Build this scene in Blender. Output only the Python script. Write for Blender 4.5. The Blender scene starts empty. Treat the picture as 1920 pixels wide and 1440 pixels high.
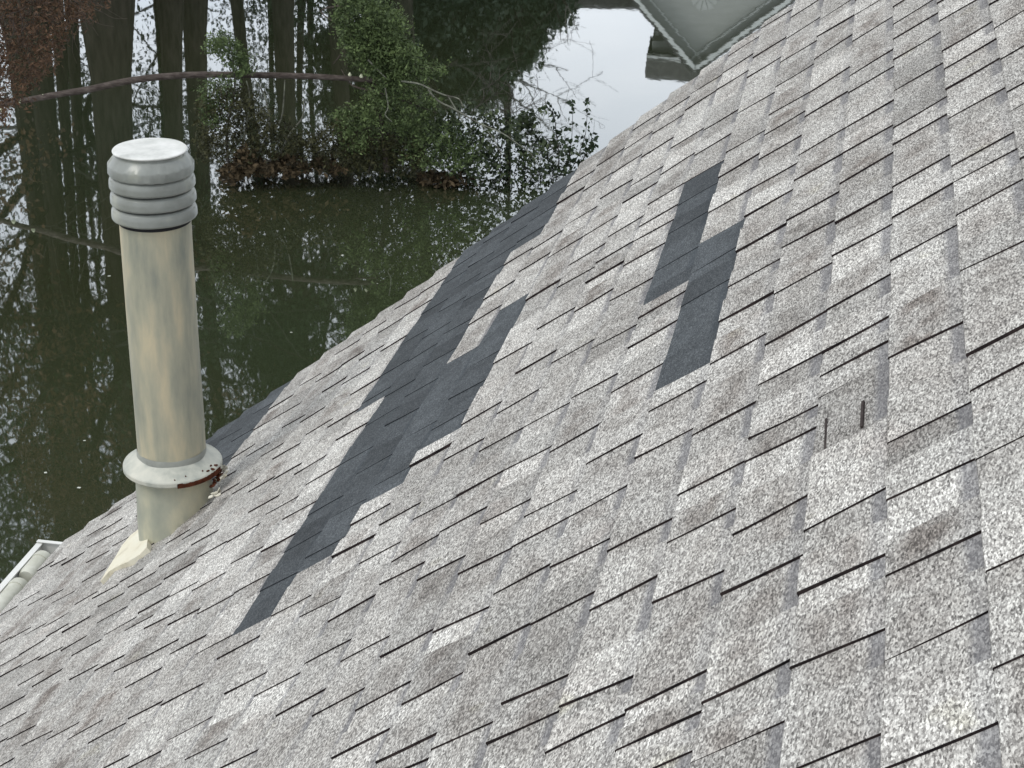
import bpy, math, random
import numpy as np
from mathutils import Vector, noise as mn

sc = bpy.context.scene
col = sc.collection
random.seed(7); rng = np.random.default_rng(7)

# ------------------------------------------------------------------ camera
# vectors solved from the photograph's vanishing points, written in camera axes (right, up, forward)
F_PX = 3416.644                                    # focal length for a 1920 px wide picture
HC = 9.0                                           # camera height over the lake
H_C = np.array([0.19185048, 0.40246128, 0.89510799])     # along the courses, away from the camera
D_C = np.array([-0.771668, -0.50167687, 0.39095885])     # down the roof slope
N_C = np.array([-0.60640077, 0.76573183, -0.21431954])   # roof normal
DOWN_C = np.array([-0.01156379, -0.91105978, 0.41211207])
ROOF_D = 1.0039469627408135; V0 = 0.39227265699256236 * ROOF_D; EXP = 0.143
def rb(v): return np.array([v[0], v[1], -v[2]])          # to right handed camera axes
up = -rb(DOWN_C); up /= np.linalg.norm(up)
fw = rb(np.array([0, 0, 1.0])); yw = fw - up * (fw @ up); yw /= np.linalg.norm(yw)
xw = np.cross(yw, up)
R = np.stack([xw, yw, up])                                # world <- camera
def W(v): return R @ rb(np.asarray(v, float))
CAM = np.array([0, 0, HC])
hW, dW, nW = W(H_C), W(D_C), W(N_C)
cam_d = bpy.data.cameras.new('camera'); cam = bpy.data.objects.new('camera', cam_d); col.objects.link(cam)
from mathutils import Matrix
M3 = Matrix([list(R[i]) for i in range(3)])
cam.matrix_world = Matrix.Translation(Vector(CAM)) @ M3.to_4x4()
cam_d.sensor_width = 36.0; cam_d.lens = 36.0 * F_PX / 1920.0
cam_d.clip_start = 0.05; cam_d.clip_end = 2000
sc.camera = cam

# ------------------------------------------------------------------ sky and sun (bright overcast)
SUN_EL = math.radians(52); SUN_AZ = math.radians(235)     # azimuth clockwise from +Y: from the left, a little behind
wd = bpy.data.worlds.new('World'); sc.world = wd; wd.use_nodes = True
nt = wd.node_tree; nt.nodes.clear()
def N(t, tree=None, **k):
    n = (tree or nt).nodes.new(t)
    for a, b in k.items(): setattr(n, a, b)
    return n
out = N('ShaderNodeOutputWorld'); bg = N('ShaderNodeBackground'); bg.inputs[1].default_value = 0.1
sky = N('ShaderNodeTexSky'); sky.sky_type = 'NISHITA'; sky.sun_disc = False
sky.sun_elevation = SUN_EL; sky.sun_rotation = SUN_AZ
tc = N('ShaderNodeTexCoord'); mp = N('ShaderNodeMapping'); mp.inputs['Scale'].default_value = (1.6, 3.2, 5.0)
mp.inputs['Rotation'].default_value = (0.1, 0.0, 0.5)
nz = N('ShaderNodeTexNoise'); nz.inputs['Scale'].default_value = 1.6; nz.inputs['Detail'].default_value = 5; nz.inputs['Roughness'].default_value = .55
cr = N('ShaderNodeValToRGB')
cr.color_ramp.elements[0].position = .30; cr.color_ramp.elements[0].color = (7.2, 7.8, 8.6, 1)
cr.color_ramp.elements[1].position = .70; cr.color_ramp.elements[1].color = (10.2, 10.5, 10.8, 1)
mx = N('ShaderNodeMixRGB'); mx.inputs[0].default_value = .88
L = nt.links
L.new(tc.outputs['Generated'], mp.inputs[0]); L.new(mp.outputs[0], nz.inputs[0]); L.new(nz.outputs[0], cr.inputs[0])
L.new(sky.outputs[0], mx.inputs[1]); L.new(cr.outputs[0], mx.inputs[2]); L.new(mx.outputs[0], bg.inputs[0]); L.new(bg.outputs[0], out.inputs[0])
sd = bpy.data.lights.new('sun', 'SUN'); sd.energy = 1.0; sd.angle = math.radians(25); sd.color = (1.0, .965, .91)
so = bpy.data.objects.new('sun', sd); col.objects.link(so)
sdir = Vector((math.sin(SUN_AZ) * math.cos(SUN_EL), math.cos(SUN_AZ) * math.cos(SUN_EL), math.sin(SUN_EL)))
so.rotation_euler = sdir.to_track_quat('Z', 'Y').to_euler(); so.location = (0, 0, 40)
sc.view_settings.view_transform = 'Standard'; sc.view_settings.look = 'None'
sc.view_settings.exposure = 0.30; sc.view_settings.gamma = 1
sc.cycles.max_bounces = 6; sc.cycles.diffuse_bounces = 2; sc.cycles.glossy_bounces = 3; sc.cycles.transparent_max_bounces = 8

# ------------------------------------------------------------------ helpers
def ray_w(px, py):
    return W([px - 960, -(py - 720), F_PX])
def at_dist(px, py, dist):
    """world point along the sight line at a horizontal distance"""
    r = ray_w(px, py); return CAM + r * (dist / math.hypot(r[0], r[1]))
def on_water(px, py, z=0.0):
    r = ray_w(px, py); return CAM + r * ((z - HC) / r[2])
def mirrored(px, py, dist):
    """a real point across the lake whose mirror image falls on that sight line"""
    p = at_dist(px, py, dist); return np.array([p[0], p[1], -p[2]])
def roofp(u, k, h=0.0):
    return CAM + hW * u + dW * (V0 + k * EXP) + nW * (h - ROOF_D)

def setp(o, label=None, cat=None, group=None, kind=None):
    if label: o['label'] = label
    if cat: o['category'] = cat
    if group: o['group'] = group
    if kind: o['kind'] = kind
    return o
def link(name, me, parent=None):
    o = bpy.data.objects.new(name, me); col.objects.link(o)
    if parent is not None: o.parent = parent
    return o
def empty(name, loc, label, cat, group=None):
    o = bpy.data.objects.new(name, None); col.objects.link(o); o.location = Vector(loc)
    o.empty_display_size = .3
    setp(o, label, cat, group); return o
class MB:
    def __init__(s): s.v = []; s.f = []; s.m = []; s.c = []
    def poly(s, pts, mat=0, c=None):
        i = len(s.v); s.v += [tuple(p) for p in pts]; s.f.append(tuple(range(i, i + len(pts)))); s.m.append(mat)
    def tube(s, pts, rads, n=6, mat=0, cap=True):
        pts = [np.asarray(p, float) for p in pts]; base = len(s.v); K = len(pts); prev = None
        for i, p in enumerate(pts):
            t = (pts[min(i + 1, K - 1)] - pts[max(i - 1, 0)]); t /= (np.linalg.norm(t) + 1e-9)
            a = np.cross(t, [0, 0, 1.0]) if prev is None else np.cross(t, np.cross(prev, t))
            if np.linalg.norm(a) < 1e-4: a = np.array([1.0, 0, 0])
            if prev is not None: a = prev - t * (prev @ t)
            a /= (np.linalg.norm(a) + 1e-9); prev = a; b = np.cross(t, a)
            for j in range(n):
                w = 2 * math.pi * j / n
                s.v.append(tuple(p + (a * math.cos(w) + b * math.sin(w)) * rads[i]))
        for i in range(K - 1):
            for j in range(n):
                a0 = base + i * n + j; a1 = base + i * n + (j + 1) % n
                s.f.append((a0, a1, a1 + n, a0 + n)); s.m.append(mat)
        if cap:
            s.f.append(tuple(base + j for j in reversed(range(n)))); s.m.append(mat)
            s.f.append(tuple(base + (K - 1) * n + j for j in range(n))); s.m.append(mat)
    def box(s, o, ax, ay, az, mat=0):
        """corner o and three edge vectors"""
        o, ax, ay, az = [np.asarray(q, float) for q in (o, ax, ay, az)]
        P = [o, o + ax, o + ax + ay, o + ay, o + az, o + ax + az, o + ax + ay + az, o + ay + az]
        i = len(s.v); s.v += [tuple(p) for p in P]
        for f in ((0, 3, 2, 1), (4, 5, 6, 7), (0, 1, 5, 4), (1, 2, 6, 5), (2, 3, 7, 6), (3, 0, 4, 7)):
            s.f.append(tuple(i + q for q in f)); s.m.append(mat)
    def lathe(s, prof, cen, axis=(0, 0, 1), n=64, mat=0, wob=None):
        axis = np.asarray(axis, float); a = np.cross(axis, [0.3, 1, 0.2]); a /= np.linalg.norm(a); b = np.cross(axis, a)
        base = len(s.v); K = len(prof)
        for i, (r, z) in enumerate(prof):
            for j in range(n):
                w = 2 * math.pi * j / n; rr = r + (wob(w, z) if wob else 0) * (r > 1e-6)
                s.v.append(tuple(np.asarray(cen) + axis * z + (a * math.cos(w) + b * math.sin(w)) * rr))
        for i in range(K - 1):
            for j in range(n):
                a0 = base + i * n + j; a1 = base + i * n + (j + 1) % n
                s.f.append((a0, a1, a1 + n, a0 + n)); s.m.append(mat)
    def build(s, name, mats, parent=None, smooth=False, bevel=0):
        me = bpy.data.meshes.new(name); org = np.zeros(3)
        if parent is not None: org = np.array(parent_origin(parent))
        me.from_pydata([tuple(np.array(q) - org) for q in s.v], [], s.f)
        for m in (mats if isinstance(mats, (list, tuple)) else [mats]): me.materials.append(m)
        me.polygons.foreach_set('material_index', s.m)
        if smooth: me.polygons.foreach_set('use_smooth', [True] * len(s.f))
        me.update()
        if smooth: me.set_sharp_from_angle(angle=math.radians(24))
        o = link(name, me, parent)
        if bevel:
            bv = o.modifiers.new('bevel', 'BEVEL'); bv.width = bevel; bv.segments = 2; bv.limit_method = 'ANGLE'
        return o
def parent_origin(p):
    o = np.zeros(3)
    while p is not None: o += np.array(p.location); p = p.parent
    return o

# ---- materials
def mat(name, base=(.5, .5, .5), rough=.8, spec=.3, metal=0):
    m = bpy.data.materials.new(name); m.use_nodes = True
    b = m.node_tree.nodes['Principled BSDF']
    b.inputs['Base Color'].default_value = (*base, 1); b.inputs['Roughness'].default_value = rough
    b.inputs['Specular IOR Level'].default_value = spec; b.inputs['Metallic'].default_value = metal
    return m, m.node_tree, b
def noise_mat(name, stops, scale=4, detail=6, rough=.8, spec=.3, stretch=(1, 1, 1), coord='Object', bump=0, bscale=None, rgh=.6):
    m, t, b = mat(name, (.5, .5, .5), rough, spec)
    c = N('ShaderNodeTexCoord', t); p = N('ShaderNodeMapping', t); p.inputs['Scale'].default_value = stretch
    z = N('ShaderNodeTexNoise', t); z.inputs['Scale'].default_value = scale; z.inputs['Detail'].default_value = detail; z.inputs['Roughness'].default_value = rgh
    r = N('ShaderNodeValToRGB', t)
    while len(r.color_ramp.elements) < len(stops): r.color_ramp.elements.new(.5)
    for e, (q, cc) in zip(r.color_ramp.elements, stops): e.position = q; e.color = (*cc, 1)
    t.links.new(c.outputs[coord], p.inputs[0]); t.links.new(p.outputs[0], z.inputs[0]); t.links.new(z.outputs[0], r.inputs[0]); t.links.new(r.outputs[0], b.inputs['Base Color'])
    if bump:
        z2 = N('ShaderNodeTexNoise', t); z2.inputs['Scale'].default_value = bscale or scale * 4; z2.inputs['Detail'].default_value = 4
        t.links.new(p.outputs[0], z2.inputs[0])
        bm = N('ShaderNodeBump', t); bm.inputs['Strength'].default_value = .6; bm.inputs['Distance'].default_value = bump
        t.links.new(z2.outputs[0], bm.inputs['Height']); t.links.new(bm.outputs[0], b.inputs['Normal'])
    return m
def leaf_mat(name, c0, c1, rough=.6, trans=.0):
    """colour between two tones by a per-leaf attribute"""
    m, t, b = mat(name, c0, rough, .25)
    a = N('ShaderNodeAttribute', t); a.attribute_name = 'tone'
    x = N('ShaderNodeMixRGB', t); x.inputs[1].default_value = (*c0, 1); x.inputs[2].default_value = (*c1, 1)
    t.links.new(a.outputs['Fac'], x.inputs[0]); t.links.new(x.outputs[0], b.inputs['Base Color'])
    return m
def leaves(name, C, size, mt, parent=None, org=None, droop=0., aspect=1.6, tone=None, tri=False):
    """one mesh of small leaf faces at the points C"""
    C = np.asarray(C, float); n = len(C)
    if org is None: org = parent_origin(parent) if parent is not None else np.zeros(3)
    a = rng.normal(size=(n, 3)); a[:, 2] -= droop; a /= np.linalg.norm(a, axis=1)[:, None]
    b = np.cross(a, rng.normal(size=(n, 3))); b /= (np.linalg.norm(b, axis=1)[:, None] + 1e-9)
    s = size * rng.uniform(.5, 1.4, n)[:, None]
    a = a * s * aspect * .5; b = b * s * .5
    q = 3 if tri else 4
    P = (np.stack([C - a, C + b, C + a - b * .2], 1) if tri else np.stack([C - a, C + b, C + a, C - b], 1)).reshape(-1, 3) - org
    me = bpy.data.meshes.new(name)
    me.vertices.add(n * q); me.vertices.foreach_set('co', P.astype('f').ravel())
    me.loops.add(n * q); me.loops.foreach_set('vertex_index', np.arange(n * q, dtype='i'))
    me.polygons.add(n); me.polygons.foreach_set('loop_start', np.arange(0, n * q, q, dtype='i'))
    at = me.attributes.new('tone', 'FLOAT', 'FACE')
    tt = rng.uniform(0, 1, n) if tone is None else np.clip(tone + rng.normal(0, .18, n), 0, 1)
    at.data.foreach_set('value', tt.astype('f'))
    me.materials.append(mt); me.update(calc_edges=True)
    return link(name, me, parent)

# ------------------------------------------------------------------ lake and ground
def water_mat():
    m = bpy.data.materials.new('lake_water'); m.use_nodes = True; t = m.node_tree; t.nodes.clear(); l = t.links
    o = N('ShaderNodeOutputMaterial', t); mxs = N('ShaderNodeMixShader', t); df = N('ShaderNodeBsdfDiffuse', t); gl = N('ShaderNodeBsdfGlossy', t)
    c = N('ShaderNodeTexCoord', t)
    z0 = N('ShaderNodeTexNoise', t); z0.inputs['Scale'].default_value = .09; z0.inputs['Detail'].default_value = 3
    cr = N('ShaderNodeValToRGB', t); cr.color_ramp.elements[0].position = .35; cr.color_ramp.elements[0].color = (.040, .046, .0210, 1)
    cr.color_ramp.elements[1].position = .68; cr.color_ramp.elements[1].color = (.038, .053, .028, 1)
    l.new(c.outputs['Object'], z0.inputs[0]); l.new(z0.outputs[0], cr.inputs[0]); l.new(cr.outputs[0], df.inputs[0])
    gl.inputs['Roughness'].default_value = .019; gl.inputs['Color'].default_value = (.97, .985, 1, 1)
    p = N('ShaderNodeMapping', t); p.inputs['Scale'].default_value = (1.0, .55, 1)
    z = N('ShaderNodeTexNoise', t); z.inputs['Scale'].default_value = 2.6; z.inputs['Detail'].default_value = 2.5; z.inputs['Roughness'].default_value = .5
    b = N('ShaderNodeBump', t); b.inputs['Strength'].default_value = .5; b.inputs['Distance'].default_value = .0014
    l.new(c.outputs['Object'], p.inputs[0]); l.new(p.outputs[0], z.inputs[0]); l.new(z.outputs[0], b.inputs['Height'])
    l.new(b.outputs[0], gl.inputs['Normal'])
    fr = N('ShaderNodeFresnel', t); fr.inputs['IOR'].default_value = 1.34
    ml = N('ShaderNodeMath', t); ml.operation = 'MULTIPLY_ADD'; ml.inputs[1].default_value = 1.9; ml.inputs[2].default_value = .24; ml.use_clamp = True
    l.new(fr.outputs[0], ml.inputs[0]); l.new(ml.outputs[0], mxs.inputs[0])
    l.new(df.outputs[0], mxs.inputs[1]); l.new(gl.outputs[0], mxs.inputs[2]); l.new(mxs.outputs[0], o.inputs[0])
    return m
def sheet(name, pts, z, mt, kind='structure'):
    m = MB(); m.poly([(x, y, z) for x, y in pts]); o = m.build(name, mt); o['kind'] = kind; return o
M_ground = noise_mat('leaf_litter_ground', [(.3, (.035, .026, .016)), (.55, (.07, .05, .03)), (.8, (.05, .055, .025))], 1.2, 8, .95, .1)
M_lawn = noise_mat('winter_lawn', [(.3, (.06, .06, .025)), (.7, (.10, .095, .05))], 1.5, 8, .95, .1)
sheet('water', [(-400, -60), (400, -60), (400, 500), (-400, 500)], 0.0, water_mat())
def bank(name, near, far, top, mt):
    """a strip of land: 'near' is its wavy shoreline"""
    m = MB(); n = len(near)
    for i in range(n - 1):
        (x0, y0), (x1, y1) = near[i], near[i + 1]; (X0, Y0), (X1, Y1) = far[i], far[i + 1]
        m.poly([(x0, y0, -.35), (x1, y1, -.35), (x1 + (X1 - x1) * .02, y1 + (Y1 - y1) * .02, .35), (x0 + (X0 - x0) * .02, y0 + (Y0 - y0) * .02, .35)])
        m.poly([(x0 + (X0 - x0) * .02, y0 + (Y0 - y0) * .02, .35), (x1 + (X1 - x1) * .02, y1 + (Y1 - y1) * .02, .35), (X1, Y1, top), (X0, Y0, top)])
    o = m.build(name, mt); o['kind'] = 'structure'; return o
nr_ = []; fr_ = []
for i in range(61):
    a = i / 60; x = -200 + 400 * a
    y = 43.8 + .9 * math.sin(x * .5) + .6 * math.sin(x * 1.3 + 1)
    if x > -2: y += (x + 2) * 3.1 if x < 12 else 43.4 + (x - 12) * .9
    nr_.append((x, y)); fr_.append((x * 1.8, 620))
bank('far_bank', nr_, fr_, 2.5, M_ground)
nr_ = [(x, 11.5 + .5 * math.sin(x * .6)) for x in np.linspace(-120, 120, 50)]; fr_ = [(x * 1.5, -160) for x in np.linspace(-120, 120, 50)]
bank('ground', nr_, fr_, 1.0, M_lawn)

# ------------------------------------------------------------------ the house the picture is taken from
M_side = noise_mat('asphalt_edge', [(.35, (.012, .010, .011)), (.7, (.045, .033, .032))], 30, 3, .9, .1)
M_side2 = noise_mat('slate_edge', [(.35, (.022, .025, .029)), (.7, (.05, .056, .062))], 30, 3, .9, .1)
def shingle_mat(slate=False):
    m, t, b = mat('slate_blue_granules' if slate else 'weathered_granules', rough=.92, spec=.18); l = t.links
    uvn = N('ShaderNodeUVMap', t); uvn.uv_map = 'roof'; uf = N('ShaderNodeUVMap', t); uf.uv_map = 'tab'
    at = N('ShaderNodeAttribute', t); at.attribute_name = 'tabs'
    sp = N('ShaderNodeSeparateColor', t); l.new(at.outputs['Color'], sp.inputs[0])
    sf = N('ShaderNodeSeparateXYZ', t); l.new(uf.outputs[0], sf.inputs[0])
    def mp(sx, sy):
        p = N('ShaderNodeMapping', t); p.inputs['Scale'].default_value = (sx, sy, 1); l.new(uvn.outputs[0], p.inputs[0]); return p
    def nz(p, s, d=2, r=.5, dist=0):
        z = N('ShaderNodeTexNoise', t); z.inputs['Scale'].default_value = s; z.inputs['Detail'].default_value = d; z.inputs['Roughness'].default_value = r; z.inputs['Distortion'].default_value = dist
        l.new(p.outputs[0], z.inputs[0]); return z.outputs[0]
    def math_(op, a, b_=None, c=None, clamp=False):
        n = N('ShaderNodeMath', t); n.operation = op; n.use_clamp = clamp
        for i, q in enumerate((a, b_, c)):
            if q is None: continue
            if isinstance(q, (int, float)): n.inputs[i].default_value = q
            else: l.new(q, n.inputs[i])
        return n.outputs[0]
    def ramp(x, stops):
        r = N('ShaderNodeValToRGB', t)
        while len(r.color_ramp.elements) < len(stops): r.color_ramp.elements.new(.5)
        for e, (q, cc) in zip(r.color_ramp.elements, stops): e.position = q; e.color = (*cc, 1) if isinstance(cc, tuple) else (cc, cc, cc, 1)
        l.new(x, r.inputs[0]); return r.outputs[0]
    def mix(f, a, b_, mode='MIX'):
        n = N('ShaderNodeMixRGB', t); n.blend_type = mode
        for i, q in enumerate((f, a, b_)):
            if isinstance(q, (int, float)): n.inputs[i].default_value = q
            elif isinstance(q, tuple): n.inputs[i].default_value = (*q, 1)
            else: l.new(q, n.inputs[i])
        return n.outputs[0]
    g1 = mp(.45, 1)
    vor = N('ShaderNodeTexVoronoi', t); vor.inputs['Scale'].default_value = 400; l.new(g1.outputs[0], vor.inputs[0])
    sv = N('ShaderNodeSeparateColor', t); l.new(vor.outputs['Color'], sv.inputs[0])
    fine = nz(g1, 270, 3, .65, .6)
    mid = nz(g1, 60, 3, .6)
    gr = math_('ADD', math_('MULTIPLY', sv.outputs[0], .42), math_('ADD', math_('MULTIPLY', fine, .9), math_('MULTIPLY', mid, .25)))
    gr = math_('SUBTRACT', gr, .31)                       # about 0..1 around .5
    big = mp(1, 1)
    blot = nz(big, 9, 5, .6); huge = nz(big, 1.3, 4, .6)
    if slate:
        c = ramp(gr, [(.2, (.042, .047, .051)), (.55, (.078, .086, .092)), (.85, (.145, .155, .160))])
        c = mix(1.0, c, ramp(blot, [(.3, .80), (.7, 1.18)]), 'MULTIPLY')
    else:
        c = ramp(gr, [(.15, (.092, .088, .082)), (.36, (.285, .273, .256)), (.535, (.51, .495, .463)), (.73, (.84, .825, .77))])
        stain = ramp(math_('ADD', math_('MULTIPLY', blot, .65), math_('MULTIPLY', huge, .45)), [(.47, 0.0), (.66, 1.0)])
        brown = math_('MULTIPLY', sp.outputs[0], math_('MULTIPLY', ramp(nz(big, 14, 3), [(.35, .15), (.60, 1.0)]), ramp(sf.outputs[0], [(.12, .15), (.4, 1.0), (.72, 1.0), (.97, .1)])))
        c = mix(math_('MULTIPLY', stain, .62), c, mix(1.0, c, (.60, .575, .56), 'MULTIPLY'))
        c = mix(math_('MULTIPLY', brown, .85), c, mix(1.0, c, (.40, .355, .335), 'MULTIPLY'))
        pink = ramp(nz(big, 5, 3), [(.62, 0.0), (.78, .35)])
        c = mix(pink, c, mix(1.0, c, (.86, .75, .72), 'MULTIPLY'))
        yel = ramp(nz(big, 7.3, 3), [(.66, 0.0), (.8, .5)])
        c = mix(yel, c, mix(1.0, c, (1.0, .97, .76), 'MULTIPLY'))
    c = mix(1.0, c, ramp(sp.outputs[1], [(0, .72), (.5, 1.0), (1, 1.22)]), 'MULTIPLY')
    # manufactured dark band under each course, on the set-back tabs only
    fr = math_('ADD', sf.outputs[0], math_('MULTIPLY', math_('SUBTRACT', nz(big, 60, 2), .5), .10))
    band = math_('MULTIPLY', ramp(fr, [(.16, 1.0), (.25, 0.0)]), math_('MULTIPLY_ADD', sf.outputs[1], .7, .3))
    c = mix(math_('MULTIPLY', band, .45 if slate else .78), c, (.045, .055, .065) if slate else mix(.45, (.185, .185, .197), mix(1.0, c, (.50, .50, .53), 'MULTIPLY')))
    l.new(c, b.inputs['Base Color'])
    bp = N('ShaderNodeBump', t); bp.inputs['Strength'].default_value = .5; bp.inputs['Distance'].default_value = .0016
    l.new(gr, bp.inputs['Height']); l.new(bp.outputs[0], b.inputs['Normal'])
    return m
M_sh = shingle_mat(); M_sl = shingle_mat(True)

TEETH={-1:[3.93,4.53],0:[1.78,2.0,2.31,2.54,-2.67,3.04,3.35,3.55,3.66,4.01,4.27,4.46,4.64,4.96],1:[1.69,1.92,2.12,2.33,2.52,2.84,3.32,3.58,3.78,4.09,4.24,4.57,4.88,5.1,5.28],2:[1.78,2.01,2.2,2.39,2.95,3.06,3.27,3.57,3.78,4.06,4.3,4.52,4.85,5.03,5.42,5.76],3:[1.91,2.05,2.33,2.52,2.77,2.86,3.09,3.29,3.56,3.84,4.03,4.34,4.56,4.91,5.17,5.55,5.82,6.07],4:[1.95,2.04,2.14,2.43,2.63,2.8,3.04,3.38,-3.6,3.81,-4.04,4.3,4.53,4.78,5.02,5.54,5.83,6.16,6.48],5:[2.14,2.25,2.54,3.1,3.32,3.46,3.9,4.12,-4.38,4.57,4.88,5.12,5.53,5.96,6.66],6:[2.37,2.62,2.81,3.59,3.84,4.03,-4.11,5.36,5.64,6.12,6.35],7:[2.35,2.64,2.85,3.03,3.15,3.73,4.02,4.34,4.6,4.8,4.93,5.13,5.44,6.17],8:[2.35,2.42,2.6,2.83,3.05,3.26,3.51,4.12,4.47,-4.68,4.85,5.08,5.4,5.58],9:[2.54,2.69,2.87,3.16,3.37,3.54,3.77,3.99,4.54,4.86,5.06,5.32,5.69,5.98],10:[2.78,2.97,3.27,3.38,3.57,3.88,4.09,4.48,-4.97,5.35,6.04],11:[2.89,3.08,3.25,3.5,3.69,-4.0,5.08,5.44,-6.14],12:[2.79,3.07,3.39,-3.66,3.83,4.83,4.91,5.18,5.4,5.73],13:[2.94,3.19,3.52],14:[3.12,3.45],15:[3.1,3.36,3.58,3.88,4.1,4.29,6.18],16:[3.19,3.41,3.7,3.9,4.17,4.74,5.09,5.35,5.73,6.07],17:[3.42,3.66,3.8,3.96,4.15,4.44,4.63,4.86,5.2,5.62,5.84],18:[3.54,3.84,4.06,4.24,4.93,5.17,5.47],19:[3.64,3.96,4.18,4.28,4.48,5.07,5.36,6.01],20:[3.71,4.03,4.28,5.52,5.86],21:[3.84,4.28,4.47,4.7,5.01],22:[4.01,4.23,4.43,4.7,4.88],23:[4.35,4.49,4.67],24:[4.57,4.77,4.99,5.37],25:[4.78,4.96,5.28],26:[5.03,5.25]}
GZ = .01
HU = [3.0, 3.9, 4.5, 5.0, 5.6, 6.5]; HK = [2, 8, 12, 17, 22, 30]
HT = [[0, 0, 0, .004, .012, .02], [0, 0, 0, 0, -.002, .006], [0, 0, 0, -.004, -.006, -.012], [0, .007, .002, -.008, -.014, -.02], [.004, .012, .008, -.014, -.021, -.022], [.004, .010, .004, -.008, -.014, -.016]]
def sag(u, k):
    return float(np.interp(k, HK, [np.interp(u, HU, r) for r in HT]))
def ripple(u, k):
    return .0016 * mn.noise(Vector((u * 2.1, k * .35, 0))) * 2 + .0011 * mn.noise(Vector((u * 7, k * .8, 5))) * 2
def rake_u(k): return 6.80 - .019 * (k - 4)
K_RIDGE, K_EAVE, U_LOW = -15, 31, -2.5
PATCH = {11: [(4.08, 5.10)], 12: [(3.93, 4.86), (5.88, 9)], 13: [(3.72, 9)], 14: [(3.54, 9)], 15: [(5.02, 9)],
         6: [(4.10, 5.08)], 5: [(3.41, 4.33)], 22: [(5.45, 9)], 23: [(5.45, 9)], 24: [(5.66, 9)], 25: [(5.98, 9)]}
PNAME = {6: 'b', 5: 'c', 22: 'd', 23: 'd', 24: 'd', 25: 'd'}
class Roof:
    def __init__(s): s.v = []; s.f = []; s.m = []; s.uv = []; s.tab = []; s.c = []
    def quad(s, P, mat, uv, tab, c):
        i = len(s.v); s.v += P; s.f.append((i, i + 1, i + 2, i + 3)); s.m.append(mat); s.uv += uv; s.tab += tab; s.c += [c] * 4
    def build(s, name, mats, parent):
        me = bpy.data.meshes.new(name); org = parent_origin(parent)
        me.from_pydata([tuple(p - org) for p in s.v], [], s.f)
        for m in mats: me.materials.append(m)
        me.polygons.foreach_set('material_index', s.m)
        a = me.uv_layers.new(name='roof'); a.data.foreach_set('uv', np.array(s.uv, 'f').ravel())
        a = me.uv_layers.new(name='tab'); a.data.foreach_set('uv', np.array(s.tab, 'f').ravel())
        ca = me.color_attributes.new('tabs', 'FLOAT_COLOR', 'CORNER'); ca.data.foreach_set('color', np.array(s.c, 'f').ravel())
        me.update(); return link(name, me, parent)
hp = roofp(6.0, 31); house = empty('house', (float(hp[0]), float(hp[1]), .6), 'house whose weathered grey shingle roof fills the foreground', 'house')
roofs = {n: Roof() for n in ('main', 'a', 'b', 'c', 'd')}
rnd = random.Random(21)
def in_patch(k, u):
    for a, b in PATCH.get(k, []):
        if a <= u <= b: return True
    return False
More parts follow.
